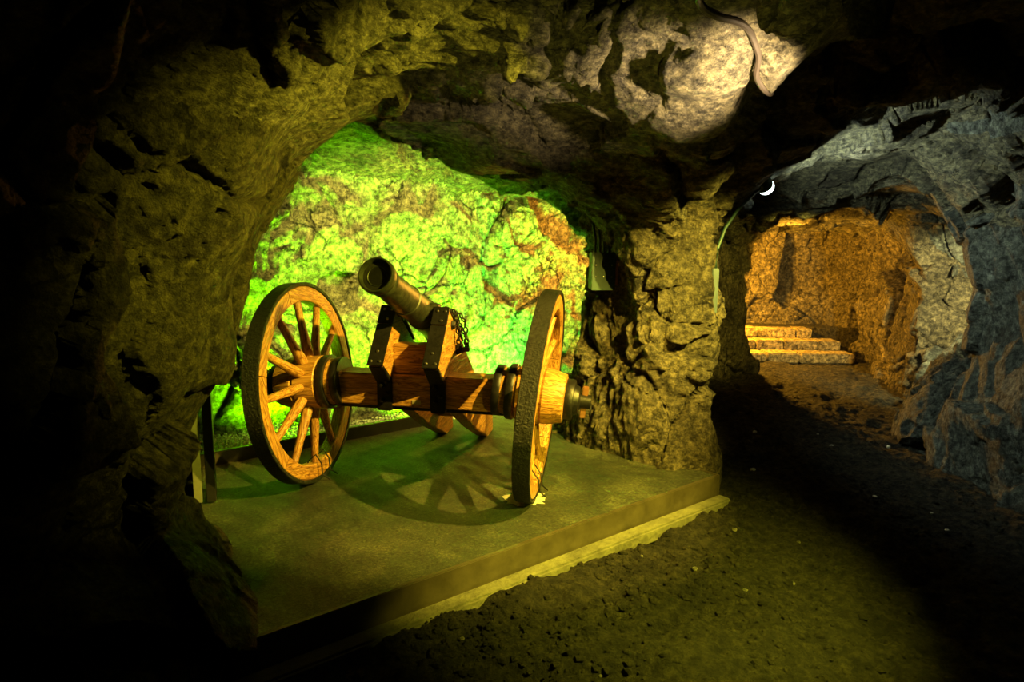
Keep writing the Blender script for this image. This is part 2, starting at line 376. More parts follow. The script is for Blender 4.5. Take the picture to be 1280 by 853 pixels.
def surface_nets(V):
    S = V < 0
    n = np.array(V.shape)-1
    c = np.zeros(n, np.int8)
    for dx in (0, 1):
        for dy in (0, 1):
            for dz in (0, 1): c += S[dx:n[0]+dx, dy:n[1]+dy, dz:n[2]+dz]
    act = (c > 0) & (c < 8)
    ids = -np.ones(n, np.int64); idx = np.argwhere(act); ids[act] = np.arange(len(idx))
    pos = np.zeros((len(idx), 3), np.float64); cnt = np.zeros(len(idx))
    I, J, K = idx.T
    for (a, b) in [((0,0,0),(1,0,0)),((0,1,0),(1,1,0)),((0,0,1),(1,0,1)),((0,1,1),(1,1,1)),((0,0,0),(0,1,0)),((1,0,0),(1,1,0)),((0,0,1),(0,1,1)),((1,0,1),(1,1,1)),((0,0,0),(0,0,1)),((1,0,0),(1,0,1)),((0,1,0),(0,1,1)),((1,1,0),(1,1,1))]:
        va = V[I+a[0], J+a[1], K+a[2]]; vb = V[I+b[0], J+b[1], K+b[2]]
        m = (va < 0) != (vb < 0)
        t = np.where(m, va/np.where(m, va-vb, 1), 0)
        for q in range(3): pos[:, q] += np.where(m, a[q]+t*(b[q]-a[q]), 0)
        cnt += m
    pos = idx+pos/cnt[:, None]
    quads = []
    for ax in range(3):
        sl = [slice(None)]*3; sl2 = [slice(None)]*3; sl[ax] = slice(0, -1); sl2[ax] = slice(1, None)
        A, B = S[tuple(sl)], S[tuple(sl2)]
        E_ = np.argwhere(A != B)
        u, v = [(1, 2), (2, 0), (0, 1)][ax]
        ok = (E_[:, u] > 0) & (E_[:, v] > 0) & (E_[:, u] < n[u]) & (E_[:, v] < n[v]) & (E_[:, ax] < n[ax])
        E_ = E_[ok]
        def g(du, dv):
            q = E_.copy(); q[:, u] -= du; q[:, v] -= dv; return ids[q[:, 0], q[:, 1], q[:, 2]]
        Q = np.stack([g(1, 1), g(0, 1), g(0, 0), g(1, 0)], 1)
        fl = A[E_[:, 0], E_[:, 1], E_[:, 2]]
        Q[~fl] = Q[~fl][:, ::-1]
        quads.append(Q)
    Q = np.concatenate(quads); Q = Q[(Q >= 0).all(1)]
    return pos, Q
P3, Q = surface_nets(vol)
P3 = P3*H+np.array([gx[0], gy[0], gz[0]])
P3 = P3.astype(np.float32)
# keep only what lies inside (drop the outer box skin)
fc = P3[Q].mean(1)
ok = (fc[:, 0] > gx[0]+.12) & (fc[:, 0] < gx[-1]-.12) & (fc[:, 1] > gy[0]+.12) & (fc[:, 1] < gy[-1]-.12) & (fc[:, 2] < gz[-1]-.1)
Q = Q[ok]
def subdivide(P, Q):
    E_ = np.concatenate([Q[:, [i, (i+1) % 4]] for i in range(4)]); E_.sort(1)
    key = E_[:, 0].astype(np.int64)*len(P)+E_[:, 1]
    uq, inv = np.unique(key, return_inverse=True)
    mid = (P[uq//len(P)]+P[uq % len(P)])/2
    fcn = P[Q].mean(1); nq = len(Q); b0 = len(P); f0 = b0+len(mid)
    e = [b0+inv[i*nq:(i+1)*nq] for i in range(4)]; f = f0+np.arange(nq)
    PP = np.concatenate([P, mid, fcn])
    QQ = np.concatenate([np.stack([Q[:, i], e[i], f, e[i-1]], 1) for i in range(4)])
    return PP, QQ
P3, Q = subdivide(P3, Q)
def vnormals(P, Q):
    n = np.cross(P[Q[:, 2]]-P[Q[:, 0]], P[Q[:, 3]]-P[Q[:, 1]])
    N = np.zeros_like(P)
    for i in range(4):
        for a in range(3): N[:, a] += np.bincount(Q[:, i], n[:, a], len(P)).astype(np.float32)
    return N/np.maximum(np.linalg.norm(N, axis=1), 1e-9)[:, None]
def relax(P, Q, it=1):
    for _ in range(it):
        S = np.zeros_like(P); c = np.zeros(len(P))
        for i in range(4):
            for j in ((i+1) % 4, (i+3) % 4):
                for a in range(3): S[:, a] += np.bincount(Q[:, i], P[Q[:, j], a], len(P)).astype(np.float32)
                c += np.bincount(Q[:, i], minlength=len(P))
        P = P*.5+S/np.maximum(c, 1)[:, None]*.5
    return P
P3 = relax(P3, Q, 2)
N3 = vnormals(P3, Q)
# which way does the normal point: into the open space (field grows away from rock)
mid = P3[np.argmin(np.abs(P3-np.array([-.6, 6.3, 1.2])).sum(1))]
flip = -1 if N3[np.argmin(np.abs(P3-np.array([-.6, 6.3, 1.2])).sum(1))][1] > 0 else 1
N3 *= flip
if flip < 0: Q = Q[:, ::-1]
# broken-stone relief
warp = np.stack([fbm(P3*1.7, 2, 31), fbm(P3*1.7+9, 2, 32), fbm(P3*1.7+19, 2, 33)], 1)
W = P3+warp*.22
up = np.clip(-N3[:, 2], 0, 1)          # 1 on the ceiling
A1 = W*np.array([1.35, 1.35, 1.1]); A1 = A1 + up[:, None]*0
f1, e1 = facets(A1, 3); f2, e2 = facets(W*np.array([3.4, 3.4, 2.7]), 13); f3, e3 = facets((W+warp*.1)*np.array([10.5, 10.5, 9]), 23)
ra = fbm(P3*.9, 2, 77)
soft = np.clip(.55+1.6*ra, .15, 1)        # some faces are smooth slabs, some are shattered
calm = 1-.35*((P3[:, 0] < -.7) & (P3[:, 1] < 4.0))      # the left rock is smoother, in big slabs
soft = soft*calm
disp = .140*f1+.062*f2*(.35+.9*soft)*calm+.022*f3*soft+.012*ridged(P3*np.array([6, 6, 7]), 4, 41)*(.4+soft)+.040*fbm(P3*2.0, 3, 51)
disp -= .06*np.clip(1-e1/.05, 0, 1)*(ra > -.1)*calm+.016*np.clip(1-e2/.07, 0, 1)*soft
disp += np.clip(up*4-3.2, 0, 1)*.014*np.sin((P3[:, 2]*34+2.5*fbm(P3*2, 2, 5)))     # thin beds on the ceiling
# knots of deep vertical grooves on the pillar's left flank
pil = np.exp(-(((P3[:, 0]-.85)/.45)**2+((P3[:, 1]-5.05)/.5)**2))*np.clip((1.9-P3[:, 2])*3, 0, 1)
gro = ridged((P3+warp*.12)*np.array([6.5, 6.5, 1.6]), 3, 61)
disp += pil*.075*gro
P3 = P3+N3*disp[:, None]
# ---- cut by region
fc = P3[Q].mean(1); fn = N3[Q].mean(1); X_, Y_, Z_ = fc.T
near = [poly_sd(X_, Y_, MASS[k][0]) for k in ('left', 'foot', 'back', 'pillar', 'far', 'right', 'bench', 'rear', 'niche')]
reg = np.argmin(np.array(near), 0)
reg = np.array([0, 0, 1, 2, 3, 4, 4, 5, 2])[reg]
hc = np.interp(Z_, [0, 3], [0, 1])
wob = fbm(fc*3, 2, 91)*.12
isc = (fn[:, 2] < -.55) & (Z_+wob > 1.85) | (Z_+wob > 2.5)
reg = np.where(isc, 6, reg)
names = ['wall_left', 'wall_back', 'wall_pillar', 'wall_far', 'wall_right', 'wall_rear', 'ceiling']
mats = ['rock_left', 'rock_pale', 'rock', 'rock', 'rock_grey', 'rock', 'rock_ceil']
def raw(name, P, Q, mat, smooth=True):
    me = bpy.data.meshes.new(name)
    me.vertices.add(len(P)); me.vertices.foreach_set('co', P.astype(np.float32).ravel())
    me.loops.add(Q.size); me.loops.foreach_set('vertex_index', Q.astype(np.int32).ravel())
    me.polygons.add(len(Q)); me.polygons.foreach_set('loop_start', np.arange(0, Q.size, Q.shape[1], dtype=np.int32))
    me.update(calc_edges=True)
    if smooth: me.shade_smooth()
    me.materials.append(mat)
    o = bpy.data.objects.new(name, me); C.objects.link(o); return o
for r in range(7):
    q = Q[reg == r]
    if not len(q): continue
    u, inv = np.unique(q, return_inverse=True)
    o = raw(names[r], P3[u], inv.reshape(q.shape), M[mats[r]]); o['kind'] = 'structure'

# ------------------------------------------------------------------ floor of trodden earth
UX, UY = .777, .630                       # along the platform front; (-UY, UX) goes back
def pl(a, b, z=0.0):                       # platform frame: a along the front from the right corner leftwards, b to the back
    return (1.38-UX*a-UY*b, 4.42-UY*a+UX*b, z)
hx = np.arange(-4.2, 6.3, .02, dtype=np.float32); hy = np.arange(-1.8, 11.6, .02, dtype=np.float32)
FX, FY = np.meshgrid(hx, hy, indexing='ij'); FP = np.stack([FX.ravel(), FY.ravel(), np.zeros(FX.size)], 1).astype(np.float32)
FZ = .040*fbm(FP*1.3, 3, 101)+.060*fbm(FP*6, 5, 102, .62)+.014*np.clip(ridged(FP*6, 3, 105), 0, 1)
f_, e_ = facets(FP*np.array([9, 9, 1])+.5*fbm(FP*3, 2, 8)[:, None], 107)
FZ += .009*f_*np.clip(fbm(FP*1.1, 2, 109)+.3, 0, 1)*2
# trodden hollows and mounds in the foreground
for cx, cy, rx, ry, dz in [(.62, 2.80, .06, .035, -.10), (.80, 2.92, .10, .035, -.10), (.72, 2.85, .05, .03, -.08), (.95, 3.00, .07, .03, -.09), (.50, 2.93, .06, .03, -.07), (.45, 2.50, .13, .045, -.10), (.72, 2.52, .22, .13, .06), (.10, 2.52, .11, .04, -.09), (.30, 2.70, .16, .08, .035), (.88, 2.78, .12, .07, .035), (-.1, 3.0, .08, .03, -.05), (.55, 3.3, .09, .04, -.05), (1.05, 3.45, .07, .03, -.05), (-.1, 3.1, .5, .2, .02), (1.2, 2.7, .25, .2, .03), (3.4, 8.0, .5, .5, .02)]:
    FZ += dz*np.exp(-(((FX.ravel()-cx)/rx)**2+((FY.ravel()-cy)/ry)**2))
# earth banked against the platform's front
bb = -((FX-1.38)*-UY+(FY-4.42)*UX).ravel(); aa = (-(FX-1.38)*UX-(FY-4.42)*UY).ravel()
FZ -= .05*np.exp(-((bb-.06)/.06)**2)*((aa > -.1) & (aa < 3.6))
FZ += .012*np.exp(-((bb-.18)/.07)**2)*((aa > -.1) & (aa < 3.6))*(1+fbm(FP*6, 3, 121))
FZ = FZ.astype(np.float32)
inpl = (bb < -.08) & (bb > -2.3) & (aa > .05) & (aa < 2.6)
FZ = np.where(inpl, -.05, FZ)
gi = np.arange(FX.size).reshape(FX.shape)
FQ = np.stack([gi[:-1, :-1].ravel(), gi[1:, :-1].ravel(), gi[1:, 1:].ravel(), gi[:-1, 1:].ravel()], 1)
FP[:, 2] = FZ
o = raw('floor', FP, FQ, M['dirt']); o['kind'] = 'structure'

# ------------------------------------------------------------------ snapping to the rock
from mathutils.bvhtree import BVHTree
sel = Q[(Y_ > 1.2) & (Y_ < 7.5)]
u, inv = np.unique(sel, return_inverse=True)
BV = BVHTree.FromPolygons([tuple(map(float, p)) for p in P3[u]], inv.reshape(sel.shape).tolist())
def snap(o, d, fallback=None):
    h = BV.ray_cast(Vector(o), Vector(d).normalized())
    return h[0] if h[0] is not None else Vector(fallback or o)

# ------------------------------------------------------------------ display platform
ANG = math.atan2(UY, UX)                   # local x along the front (towards the right corner), local y to the back
def L2(a0, a1, b0, b1, z0, z1, bev=.006):  # box in the platform frame, x = -a
    bm = bmesh.new(); box(bm, -a1, -a0, b0, b1, z0, z1, bev); return bm
pf = thing('display_platform', 'low wide platform with green-grey gritty deck under the cannon', 'platform', (1.38, 4.42, 0), ANG)
bm = bmesh.new()
D_ = 2.2; N_ = 70; Mm = 46
def wid(b): return 3.14-.18*b
g_ = [[bm.verts.new((-wid(D_*j/Mm)*(1-i/N_), D_*j/Mm, .168+.0025*math.sin(i*1.7+j*.9))) for j in range(Mm+1)] for i in range(N_+1)]
for i in range(N_):
    for j in range(Mm): bm.faces.new((g_[i][j], g_[i+1][j], g_[i+1][j+1], g_[i][j+1]))
r_ = bmesh.ops.extrude_face_region(bm, geom=bm.faces[:]); bmesh.ops.translate(bm, verts=[v for v in r_['geom'] if isinstance(v, bmesh.types.BMVert)], vec=(0, 0, -.03))
obj('deck', bm, M['deck'], pf)
obj('edge_board', L2(0, 3.17, -.028, 0, .015, .173, .004), M['board'], pf)
bm = bmesh.new(); box(bm, 0, .028, -.028, D_, .015, .173, .005); obj('edge_board', bm, M['board'], pf)
obj('kerb_board', L2(.72, 2.95, D_-.02, D_+.03, .10, .262, .005), M['board'], pf)
obj('footing', L2(-.02, 3.2, -.13, -.03, -.05, .040, .012), M['footing'], pf)

# gravel behind the kerb: too many to count
bm = bmesh.new()
for k in range(7000):
    a = random.uniform(.3, 3.3); b = random.uniform(D_+.03, D_+.75)
    x, y, z = pl(a, b, .06+.16*(b-D_)+random.uniform(0, .02)); r = random.uniform(.006, .019)
    vs = [bm.verts.new((x+r*dx*random.uniform(.6, 1.2), y+r*dy*random.uniform(.6, 1.2), z+r*.8*dz)) for dx, dy, dz in ((1, 0, 0), (-1, 0, 0), (0, 1, 0), (0, -1, 0), (0, 0, 1), (0, 0, -1))]
    for a_, b_, c_ in ((0, 2, 4), (2, 1, 4), (1, 3, 4), (3, 0, 4), (2, 0, 5), (1, 2, 5), (3, 1, 5), (0, 3, 5)): bm.faces.new((vs[a_], vs[b_], vs[c_]))
for k in range(1):
    q = [bm.verts.new(pl(a, b, z)) for a, b, z in ((.2, D_+.03, .055), (3.5, D_+.03, .055), (3.5, D_+.9, .20), (.2, D_+.9, .20))]; bm.faces.new(q)
o = obj('gravel', bm, M['gravel']); o['kind'] = 'stuff'
tag(o, 'strip of loose gravel lit green between the kerb and the back wall', 'gravel')

# ------------------------------------------------------------------ the cannon
RZ = .168
CR = (-.568, 4.13, RZ+.003)
gun = thing('cannon', 'bronze-green cannon on a wooden two-wheeled field carriage standing on the platform', 'cannon', CR, R(-10))
RW = .637; AX = RW
# --- wheel (local x = outboard)
def rounded_ring(bm, r0, r1, x0, x1, seg=96, a0=0, a1=2*PI, bev=.006):
    full = abs(a1-a0-2*PI) < 1e-6
    prof = [(x0+bev, r0), (x1-bev, r0), (x1, r0+bev), (x1, r1-bev), (x1-bev, r1), (x0+bev, r1), (x0, r1-bev), (x0, r0+bev)]
    rings = []
    n = seg if full else seg+1
    for k in range(n):
        a = a0+(a1-a0)*k/seg
        rings.append([bm.verts.new((x, r*math.sin(a), r*math.cos(a))) for x, r in prof])
    m = len(prof)
    for k in range(seg):
        A, B = rings[k], rings[(k+1) % n]
        for i in range(m): bm.faces.new((A[i], A[(i+1) % m], B[(i+1) % m], B[i]))
    if not full: bm.faces.new(rings[0]); bm.faces.new(rings[-1][::-1])
def make_wheel(parent):
    bm = bmesh.new()
    lathe(bm, [(-.22, .10), (-.215, .135), (-.13, .150), (-.10, .152), (-.085, .168), (.045, .170), (.055, .160), (.07, .170), (.13, .162), (.19, .145), (.20, .10)], 'x', 40)
    hub = obj('wheel', bm, M['wood_x'], parent, True)
    # felloes: six, each carries two spokes
    for k in range(6):
        bm = bmesh.new(); rounded_ring(bm, .520, .614, .002, .088, 12, -R(29.75), R(29.75), .007)
        f = obj('felloe', bm, M['wood_y'], hub, True) if k == 0 else copy_part(f0, hub)
        if k == 0: f0 = f
        else: bm.free()
        f.rotation_euler = (R(60*k+15), 0, 0)
    bm = bmesh.new(); rounded_ring(bm, .613, RW, -.004, .094, 96, bev=.004)
    obj('tyre', bm, M['tire'], hub, True)
    for k in range(12):
        if k == 0:
            bm = bmesh.new(); rs = []
            for z, wy, wx, dx in ((.14, .026, .036, .0), (.20, .029, .036, .004), (.26, .031, .031, .01), (.40, .024, .024, .026), (.49, .023, .023, .036), (.525, .024, .026, .042)):
                rs.append([bm.verts.new((dx+wx*math.cos(t), wy*math.sin(t)*(1 if abs(math.sin(t)) < .9 else 1), z)) for t in [2*PI*q/10 for q in range(10)]])
            for A, B in zip(rs, rs[1:]):
                for q in range(10): bm.faces.new((A[q], A[(q+1) % 10], B[(q+1) % 10], B[q]))
            bm.faces.new(rs[0]); bm.faces.new(rs[-1])
            sp = obj('spoke', bm, M['wood_z'], hub, True)
        else: sp = copy_part(sp, hub)
        sp.rotation_euler = (R(30*k), 0, 0)
    for x0, x1, r in ((-.232, -.185, .150), (-.150, -.105, .166), (.185, .245, .118)):
        bm = bmesh.new(); lathe(bm, [(x0, r-.03), (x0, r), (x0+.006, r+.004), (x1-.006, r+.004), (x1, r), (x1, r-.03)], 'x', 40)
        obj('hub_band', bm, M['iron'], hub, True)
    bm = bmesh.new(); lathe(bm, [(.23, .0), (.23, .10), (.275, .082), (.285, .045), (.345, .042), (.35, .0)], 'x', 28); obj('axle_cap', bm, M['iron'], hub, True)
    bm = bmesh.new(); box(bm, .29, .325, -.018, .018, -.10, .09, .004); obj('linchpin', bm, M['rust'], hub)
    bm = bmesh.new(); pts = [(.345+.004, .040*math.cos(t), -.05-.035*math.sin(t)) for t in [2*PI*q/16 for q in range(17)]]; tube(bm, pts, .006, 6); obj('linchpin_ring', bm, M['iron'], hub, True)
    return hub
CAM = 5.0
w1 = make_wheel(gun); w1.location = (.712, 0, AX); w1.rotation_euler = (0, R(CAM), 0)
w2 = copy_part(w1, gun)
for ch in list(w1.children): copy_part(ch, w2)
w2.location = (-.716, 0, AX); w2.rotation_euler = (0, R(CAM), PI)
# --- axle
bm = bmesh.new(); box(bm, -.60, .60, -.088, .095, AX-.105, AX+.095, .008); ax = obj('axle', bm, M['wood_x'], gun)
for s in (-1, 1):
    bm = bmesh.new(); box(bm, s*.585-.014, s*.585+.014, -.094, .101, AX-.111, AX+.101, .003); obj('end_strap', bm, M['iron'], ax)
for k, x in enumerate((-.555, .555)):
    for z in (-.06, .06):
        bm = bmesh.new(); lathe(bm, [(-.108, .0), (-.106, .008), (-.098, .013), (-.086, .013)], 'y', 10, mat=Matrix.Translation((x*1.05, 0, AX+z))); obj('bolt', bm, M['bolt'], ax, True)
bm = bmesh.new(); box(bm, -.66, .66, -.04, .05, AX-.135, AX-.107, .004); obj('under_bar', bm, M['iron'], ax)
bm = bmesh.new(); box(bm, -.02, .035, -.0915, -.0875, AX-.082, AX-.055, .001); obj('number_tag', bm, M['tag'], ax)
# --- cheeks running back into the trail
prof = [(-.25, .82), (.0, 1.13), (.90, .455), (1.33, .14), (1.35, .0), (1.15, .0), (.70, .20), (.13, .50), (-.04, .655)]
front = [(-.25, .82), (.0, 1.13)]
FA = math.atan2(.25, .31)                 # the end of the plank leans back
def on_front(t, d):                       # t along the end face, d out of it
    return (front[0][0]+.25*t-d*math.cos(FA), front[0][1]+.31*t+d*math.sin(FA))
def make_cheek(x):
    bm = bmesh.new(); prism(bm, prof, -.045, .045, .006)
    c = obj('cheek', bm, M['wood_y'], gun); c.location = (x, 0, 0)
    def fp(t0, t1, out, name):
        bm = bmesh.new(); prism(bm, [on_front(t0, 0), on_front(t1, 0), on_front(t1, out), on_front(t0, out)], -.049, .049, .002); return obj(name, bm, M['iron'], c)
    fp(-.02, .70, .009, 'front_plate'); fp(.715, 1.03, .013, 'front_plate')
    for t, xx, d in ((.05, -.027, .009), (.05, .027, .009), (.22, .0, .009), (.78, .012, .013), (.95, -.02, .013), (.95, .028, .013)):
        y, z = on_front(t, d)
        bm = bmesh.new(); lathe(bm, [(-.008, 0), (-.007, .006), (-.002, .009), (.004, .009)], 'y', 10, mat=Matrix.Translation((xx, y, z))@Matrix.Rotation(-FA, 4, 'X')); obj('bolt', bm, M['bolt'], c, True)
    bm = bmesh.new(); prism(bm, [(-.002, 1.132), (.13, 1.036), (.16, 1.045), (.20, 1.01), (.34, .884), (.348, .892), (.205, 1.024), (.165, 1.058), (.125, 1.052), (.0, 1.145)], -.048, .048, .001); obj('cap_square', bm, M['iron'], c)
    # strap that clasps the axle, and the haunch of timber above it
    bm = bmesh.new(); prism(bm, [(-.090, AX-.118), (-.090, AX+.07), (-.225, AX+.175), (-.236, AX+.165), (-.106, AX+.04), (-.106, AX-.118)], -.047, .047, .003); obj('axle_strap', bm, M['iron'], c)
    bm = bmesh.new(); box(bm, -.043, .043, -.104, .12, AX-.128, AX-.108, .003); obj('axle_strap', bm, M['iron'], c)
    for xx, z in ((-.012, .03), (.018, -.02), (-.01, -.06), (.02, .055)):
        bm = bmesh.new(); lathe(bm, [(-.132, .0), (-.13, .012), (-.112, .017), (-.10, .017)], 'y', 6, mat=Matrix.Translation((xx, 0, AX+z))); obj('nut', bm, M['iron'], c)
    return c
cl = make_cheek(-.19)
cr = copy_part(cl, gun, (.145, 0, 0))
for ch in list(cl.children): copy_part(ch, cr)
# bands on the trail and the outer-face hardware of the right cheek
for c in (cl, cr):
    for t in ():
        y0 = .22+t*1.08; z0 = .985-t*.80
        bm = bmesh.new(); prism(bm, [(y0-.03, z0+.032), (y0+.03, z0-.012), (y0-.13, z0-.235), (y0-.19, z0-.19)], -.050, .050, .002); obj('trail_band', bm, M['iron'], c)
bm = bmesh.new(); lathe(bm, [(.04, .034), (.055, .036), (.075, .028), (.078, .0)], 'x', 6, mat=Matrix.Translation((0, .18, .86))); lathe(bm, [(.07, .014), (.125, .014), (.13, .0)], 'x', 10, mat=Matrix.Translation((0, .18, .86))); obj('nut', bm, M['iron'], cr)
bm = bmesh.new(); lathe(bm, [(.04, .03), (.05, .032), (.068, .024), (.07, .0)], 'x', 6, mat=Matrix.Translation((0, .06, 1.03))); obj('nut', bm, M['iron'], cr)
def chain(path, parent, name='chain', lr=.021):
    pts = [Vector(p) for p in path]; acc = []; step = lr*1.5
    for a, b in zip(pts, pts[1:]):
        n = max(1, int((b-a).length/step)); acc += [a.lerp(b, k/n) for k in range(n)]
    acc.append(pts[-1]); bm = bmesh.new()
    for i, (a, b) in enumerate(zip(acc, acc[1:])):
        d = (b-a).normalized(); u_ = d.cross(Vector((0, 0, 1)) if abs(d.z) < .9 else Vector((0, 1, 0))).normalized(); v_ = d.cross(u_)
        side = u_ if i % 2 else v_; c = (a+b)/2
        tube(bm, [c+d*lr*math.cos(t)+side*lr*.62*math.sin(t) for t in [2*PI*q/10 for q in range(11)]], lr*.27, 5)
    return obj(name, bm, M['iron'], parent, True)
chain([(.050, .04, 1.13), (.066, .08, 1.09), (.072, .10, 1.02), (.074, .11, .96), (.07, .13, .90), (.06, .16, .87)], cr)
chain([(.052, .10, 1.10), (.070, .16, 1.09), (.085, .22, 1.03), (.09, .24, .96), (.09, .245, .88), (.08, .23, .84), (.06, .20, .84)], cr)
chain([(.0, .06, 1.13), (.02, .16, 1.10), (.03, .26, 1.04), (.04, .34, .96), (.055, .40, .90), (.06, .42, .82)], cr)
chain([(-.03, .16, 1.07), (-.05, .26, 1.02), (-.05, .36, .93)], cr)
# transoms
bm = bmesh.new(); box(bm, -.147, .102, -.06, .07, .735, .915, .006); obj('transom', bm, M['wood_x'], gun)
bm = bmesh.new(); box(bm, -.147, .102, -.02, .10, .70, .78, .006); obj('transom', bm, M['wood_x'], gun)
bm = bmesh.new(); box(bm, -.147, .102, .88, .97, .22, .34, .006); obj('transom', bm, M['wood_x'], gun)
# elevating screw
bm = bmesh.new(); lathe(bm, [(.62, .02), (.94, .02)], 'z', 14, mat=Matrix.Translation((0, .36, 0)))
for k in range(4):
    a = k*PI/2; tube(bm, [(0, .36, .80), (.085*math.cos(a), .36+.085*math.sin(a), .80)], .011, 8)
obj('elevating_screw', bm, M['iron'], gun, True)
# --- barrel
bm = bmesh.new()
bp_ = [(.02, .0), (.30, .038), (-.615, .042), (-.618, .050), (-.622, .054), (-.616, .058), (-.617, .080), (-.640, .085), (-.648, .088), (-.648, .094), (-.640, .099), (-.600, .100), (-.590, .094), (-.585, .085), (-.560, .080), (-.548, .088), (-.536, .088), (-.530, .078),
       (-.40, .084), (-.22, .088), (-.215, .094), (-.190, .094), (-.185, .090), (.08, .096), (.085, .102), (.115, .102), (.12, .097), (.42, .108), (.425, .118), (.465, .118), (.475, .10), (.50, .05), (.52, .028), (.54, .034), (.565, .045), (.59, .045), (.615, .028), (.62, .0)]
lathe(bm, bp_[1:-1], 'y', 48)
BR = R(-21.5)
bar = obj('barrel', bm, M['gun'], gun, True, (-.0225, .05, 1.115), (BR, 0, R(-2)))
bar.scale = (1, 1.07, 1)
bm = bmesh.new(); lathe(bm, [(-.606, .0), (-.606, .0305)], 'y', 32) if False else None; bm.free()
bm = bmesh.new(); lathe(bm, [(-.14, .0), (-.14, .044), (-.12, .05), (.12, .05), (.14, .044), (.14, .0)], 'x', 24); obj('trunnion', bm, M['gun'], bar, True)
bm = bmesh.new(); lathe(bm, [(.095, .006), (.105, .006), (.113, .003)], 'z', 8, mat=Matrix.Translation((0, -.62, 0))); obj('front_sight', bm, M['gun'], bar, True)
bm = bmesh.new(); lathe(bm, [(-.619, .057), (-.6185, .068), (-.619, .0795)], 'y', 40); obj('muzzle_ring', bm, M['bore'], bar, True)
# wires that tie the wheels down
for s, wx in ((-1, -.70), (1, .70)):
    for q, dy in enumerate((-.06, .05)):
        bm = bmesh.new()
        tube(bm, [(wx-.07, dy-.02, .004), (wx-.045, dy, .05), (wx-.03, dy+.01, .13), (wx+.02, dy+.015, .175), (wx+.06, dy+.01, .12), (wx+.07, dy, .05), (wx+.10, dy+.04, .006)], .005, 6)
        obj('tie_wire', bm, M['wire'], gun, True)
# mortar splashes where the wheels stand
def splash(cx, cy, rr, label, seed):
    rnd = random.Random(seed); bm = bmesh.new(); n = 26; c = bm.verts.new((0, 0, .014)); r1 = []; r2 = []
    for k in range(n):
        a = 2*PI*k/n; r = rr*(.75+.5*rnd.random()); r1.append(bm.verts.new((r*.6*math.cos(a), r*.6*math.sin(a)*.8, .010+.006*rnd.random()))); r2.append(bm.verts.new((r*math.cos(a), r*math.sin(a)*.8, 0)))
    for k in range(n): bm.faces.new((c, r1[k], r1[(k+1) % n])); bm.faces.new((r1[k], r2[k], r2[(k+1) % n], r1[(k+1) % n]))
    o = obj('mortar_patch', bm, M['concrete'], None, True, (cx, cy, RZ+.003)); tag(o, label, 'mortar')
splash(.10, 3.95, .13, 'rough pale mortar patch under the right-hand wheel of the cannon', 4)
splash(-1.35, 4.24, .09, 'small pale mortar patch under the left-hand wheel of the cannon', 9)

# ------------------------------------------------------------------ upright at the platform's left edge
po = thing('upright_post', 'dark upright board with a pale batten beside the left rock and kerb', 'post', (-1.79, 3.86, 0), R(20))
bm = bmesh.new(); box(bm, -.005, .045, -.06, .05, .176, 1.25, .003); obj('board', bm, M['black_board'], po)
bm = bmesh.new(); box(bm, -.075, -.028, -.05, -.02, .176, 1.25, .003); obj('batten', bm, M['pale_batten'], po)

# ------------------------------------------------------------------ junction box on the pillar's left flank
q = Vector((.655, 5.03, 1.50))
jb = thing('junction_box', 'green steel junction box with conduits on the rock beside the green alcove', 'box', q, R(8))
bm = bmesh.new(); box(bm, -.085, .085, -.035, .07, -.135, .135, .006); obj('box_body', bm, M['green_box'], jb)
bm = bmesh.new(); box(bm, -.088, .088, -.045, -.035, -.138, .138, .003); lid = obj('lid', bm, M['green_box'], jb)
for x in (-.07, .0, .07):
    for z in (-.04, .045):
        bm = bmesh.new(); lathe(bm, [(-.050, 0), (-.049, .005), (-.044, .006)], 'y', 8, mat=Matrix.Translation((x*.85, 0, z))); obj('screw', bm, M['bolt'], lid, True)
bm = bmesh.new(); box(bm, .092, .122, -.03, .08, -.10, .135, .003); obj('side_channel', bm, M['rust'], jb)
for x in (-.055, -.02, .015, .05):
    bm = bmesh.new(); tube(bm, [(x, .02, .13), (x, .02, .24), (x*1.1, .08, .34)], .010, 8); obj('conduit', bm, M['cable'], jb, True)

# ------------------------------------------------------------------ lamp at the mouth of the passage
lp = thing('bulkhead_lamp', 'small round lamp with dark cap glowing white under the passage ceiling', 'lamp', (1.80, 5.00, 2.12))
bm = bmesh.new(); bmesh.ops.create_uvsphere(bm, u_segments=24, v_segments=16, radius=.058); obj('globe', bm, M['lamp_glass'], lp, True)
mt = Matrix.Translation((-.022, -.055, .012))
bm = bmesh.new(); lathe(bm, [(-.045, .0), (-.042, .030), (-.030, .048), (0, .060), (.03, .062), (.032, .052), (.0, .050)], 'y', 28, mat=Matrix.Translation((-.024, -.040, .014))@Matrix.Rotation(R(14), 4, 'Z')); obj('cap', bm, M['green_box'], lp, True)
bm = bmesh.new(); tube(bm, [(-.02, .0, .05), (-.03, .03, .14), (-.03, .05, .28)], .012, 8); obj('bracket', bm, M['iron'], lp, True)
bx = thing('switch_box', 'slim pale grey box fixed to the right edge of the central pillar', 'box', (1.395, 4.72, 1.39), R(-12))
bm = bmesh.new(); box(bm, -.022, .022, -.03, .03, -.155, .155, .005); obj('box_body', bm, M['grey_paint'], bx)
bm = bmesh.new(); box(bm, -.014, .014, -.034, -.03, -.12, .12, .002); obj('cover', bm, M['grey_paint'], bx)
bm = bmesh.new(); tube(bm, [(1.395, 4.72, 1.54), (1.40, 4.72, 1.68), (1.45, 4.74, 1.82), (1.55, 4.80, 1.95), (1.67, 4.89, 2.05), (1.77, 4.97, 2.12)], .011, 8)
tag(obj('lit_rock_strip', bm, M['lit_rock_strip'], None, True), 'dark green tube standing for the lit rock strip between slim grey box and round lamp', 'cable')  # added tube in place of a strip of lit rock

